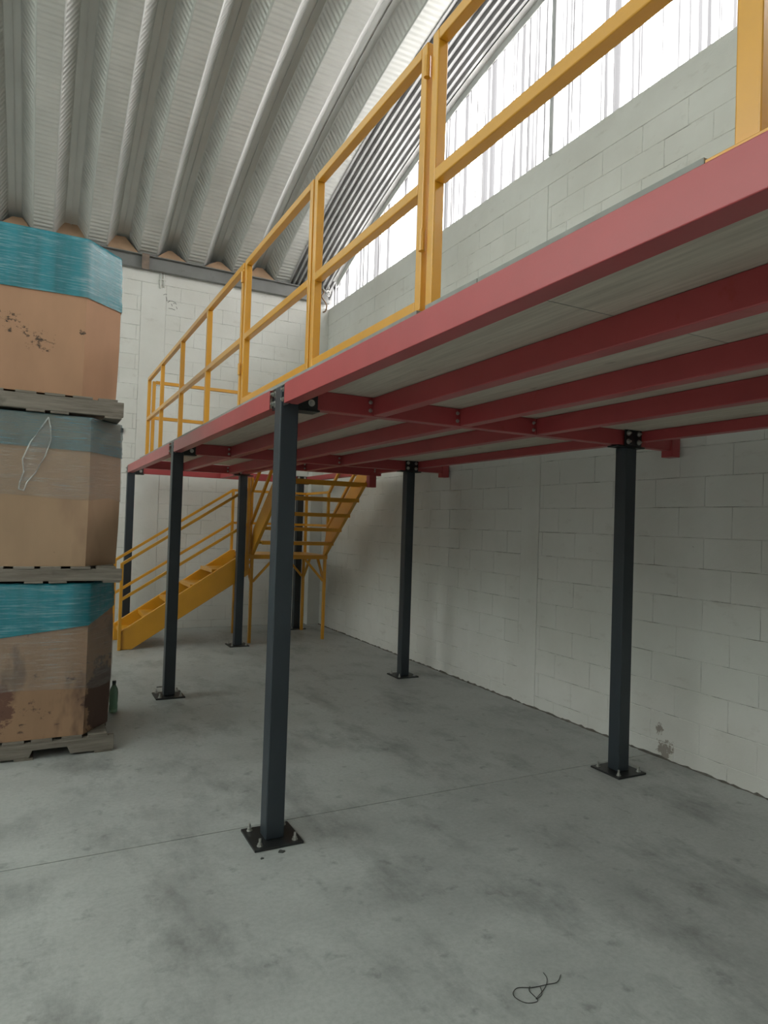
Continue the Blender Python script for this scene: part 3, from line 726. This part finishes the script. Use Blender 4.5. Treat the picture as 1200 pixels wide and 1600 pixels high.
# ------------------------------------------------------------------ small things
b = thing('bottle', (.625, 5.90, 0), 'green plastic bottle with dark cap standing on floor behind the boxes', 'bottle')
MB().lathe((.625, 5.90, 0), [(.026, 0), (.033, .006), (.034, .05), (.031, .07), (.034, .09), (.034, .165), (.030, .19), (.016, .218), (.013, .232)]).build('bottle_body', 'bottle', b, smooth=True)
MB().lathe((.625, 5.90, .232), [(.016, 0), (.016, .022), (.014, .025)]).build('bottle_cap', 'cap', b)
w = [(1.74, 1.86), (1.70, 1.835), (1.66, 1.84), (1.60, 1.85), (1.55, 1.87), (1.515, 1.845), (1.53, 1.80), (1.575, 1.79), (1.58, 1.84), (1.60, 1.86)]
def smooth_path(pts, z, n=5):
    out = []
    for i in range(len(pts) - 1):
        p0, p1, p2, p3 = pts[max(i-1, 0)], pts[i], pts[i+1], pts[min(i+2, len(pts)-1)]
        for k in range(n):
            t = k/n; out.append(tuple(.5*((2*p1[j]) + (-p0[j] + p2[j])*t + (2*p0[j] - 5*p1[j] + 4*p2[j] - p3[j])*t*t + (-p0[j] + 3*p1[j] - 3*p2[j] + p3[j])*t**3) for j in range(2)) + (z,))
    return out
w2 = [(1.63, 1.845), (1.61, 1.81), (1.575, 1.80), (1.64, 1.83), (1.68, 1.865), (1.69, 1.90)]
tag(MB().tube(smooth_path(w, .003), .0013, 5).tube(smooth_path(w2, .0028), .0011, 5).build('wire', 'wire', smooth=True), 'thin dark tangled wire lying on the near concrete floor', 'wire')
for (cx, cy, r), lab in (((1.12, 3.13, .018), 'dark scrap on floor in front of the nearest column plate'), ((1.015, 3.10, .009), 'small dark crumb on floor left of the nearest column plate'), ((1.10, 6.62, .03), 'dark scrap on floor beyond the second front column')):
    k = 9; rr = random.Random(int(cx*1000)); pf = [(cx + r*rr.uniform(.5, 1.3)*math.cos(6.283*i/k), cy + r*.8*rr.uniform(.5, 1.3)*math.sin(6.283*i/k)) for i in range(k)]
    tag(MB().prism(pf, 2, 0, .004).build('debris_scrap', 'chip'), lab, 'debris', 'scraps on the floor')
# fittings on the back wall
o = thing('outlet_plate', (1.475, YB - .006, 3.45), 'white plate with dark dots on back wall above the guardrail end', 'outlet')
MB().box(1.43, 1.53, YB - .014, YB - .004, 3.445, 3.52).build('plate', 'white_plastic', o, .002)
for dx in (-.03, .0, .028): MB().cyl((1.478 + dx, YB - .017, 3.485), (1.478 + dx, YB - .012, 3.485), .006, 8).build('dot', 'black', o)
o = thing('cable_gland', (1.475, YB - .006, 3.04), 'round white wall fitting with black hole between guardrail end posts', 'fitting')
MB().cyl((1.475, YB - .022, 3.07), (1.475, YB - .002, 3.07), .036, 18).build('disc', 'white_plastic', o, .003)
MB().cyl((1.475, YB - .026, 3.07), (1.475, YB - .018, 3.07), .016, 12).build('hole', 'black', o)
o = thing('junction_box', (1.02, YB - .03, 2.77), 'small black box on back wall beside the middle wrapped box', 'box')
MB().box(.995, 1.05, YB - .05, YB - .003, 2.77, 2.83).build('case', 'black', o, .004); MB().box(1.0, 1.045, YB - .053, YB - .049, 2.775, 2.825).build('lid', 'black', o, .002)
o = thing('conduit', (1.49, YB - .02, 4.88), 'short white conduit running down from the grey eave channel', 'conduit')
MB().cyl((1.475, YB - .022, 4.88), (1.475, YB - .022, 5.10), .012, 10).build('pipe', 'wall', o, smooth=True); MB().cyl((1.52, YB - .022, 4.90), (1.52, YB - .022, 5.10), .008, 10).build('pipe', 'wall', o, smooth=True)
MB().box(1.455, 1.54, YB - .03, YB - .004, 5.0, 5.012).build('clip', 'wall', o)
o = thing('hanging_cable', (3.95, YB - .15, 5.05), 'brown looped cable with metal shackle hanging at the eave channel end', 'cable')
pts = [(3.90, 5.30), (3.93, 5.24), (3.89, 5.18), (3.94, 5.12), (3.985, 5.05), (3.97, 4.96), (3.92, 4.93)]
MB().tube([(x, YB - .15, z) for x, z, _ in smooth_path(pts, 0)], .011, 6).build('cable_loop', 'cable', o, smooth=True)
m = MB(); m.tube([(3.96 + .05*math.cos(a/10*6.283), YB - .16, 5.33 + .06*math.sin(a/10*6.283)) for a in range(11)], .012, 6); m.build('shackle', 'bolt', o, smooth=True)
m = MB(); m.tube([(4.0 + .035*math.cos(a/10*6.283), YB - .16, 5.24 + .045*math.sin(a/10*6.283)) for a in range(11)], .010, 6); m.build('shackle', 'bolt', o, smooth=True)
m = MB(); m.tube([(3.99, YB - .16, 5.29), (3.98, YB - .12, 5.25)], .006, 6); m.build('shackle_pin', 'bolt', o, smooth=True)
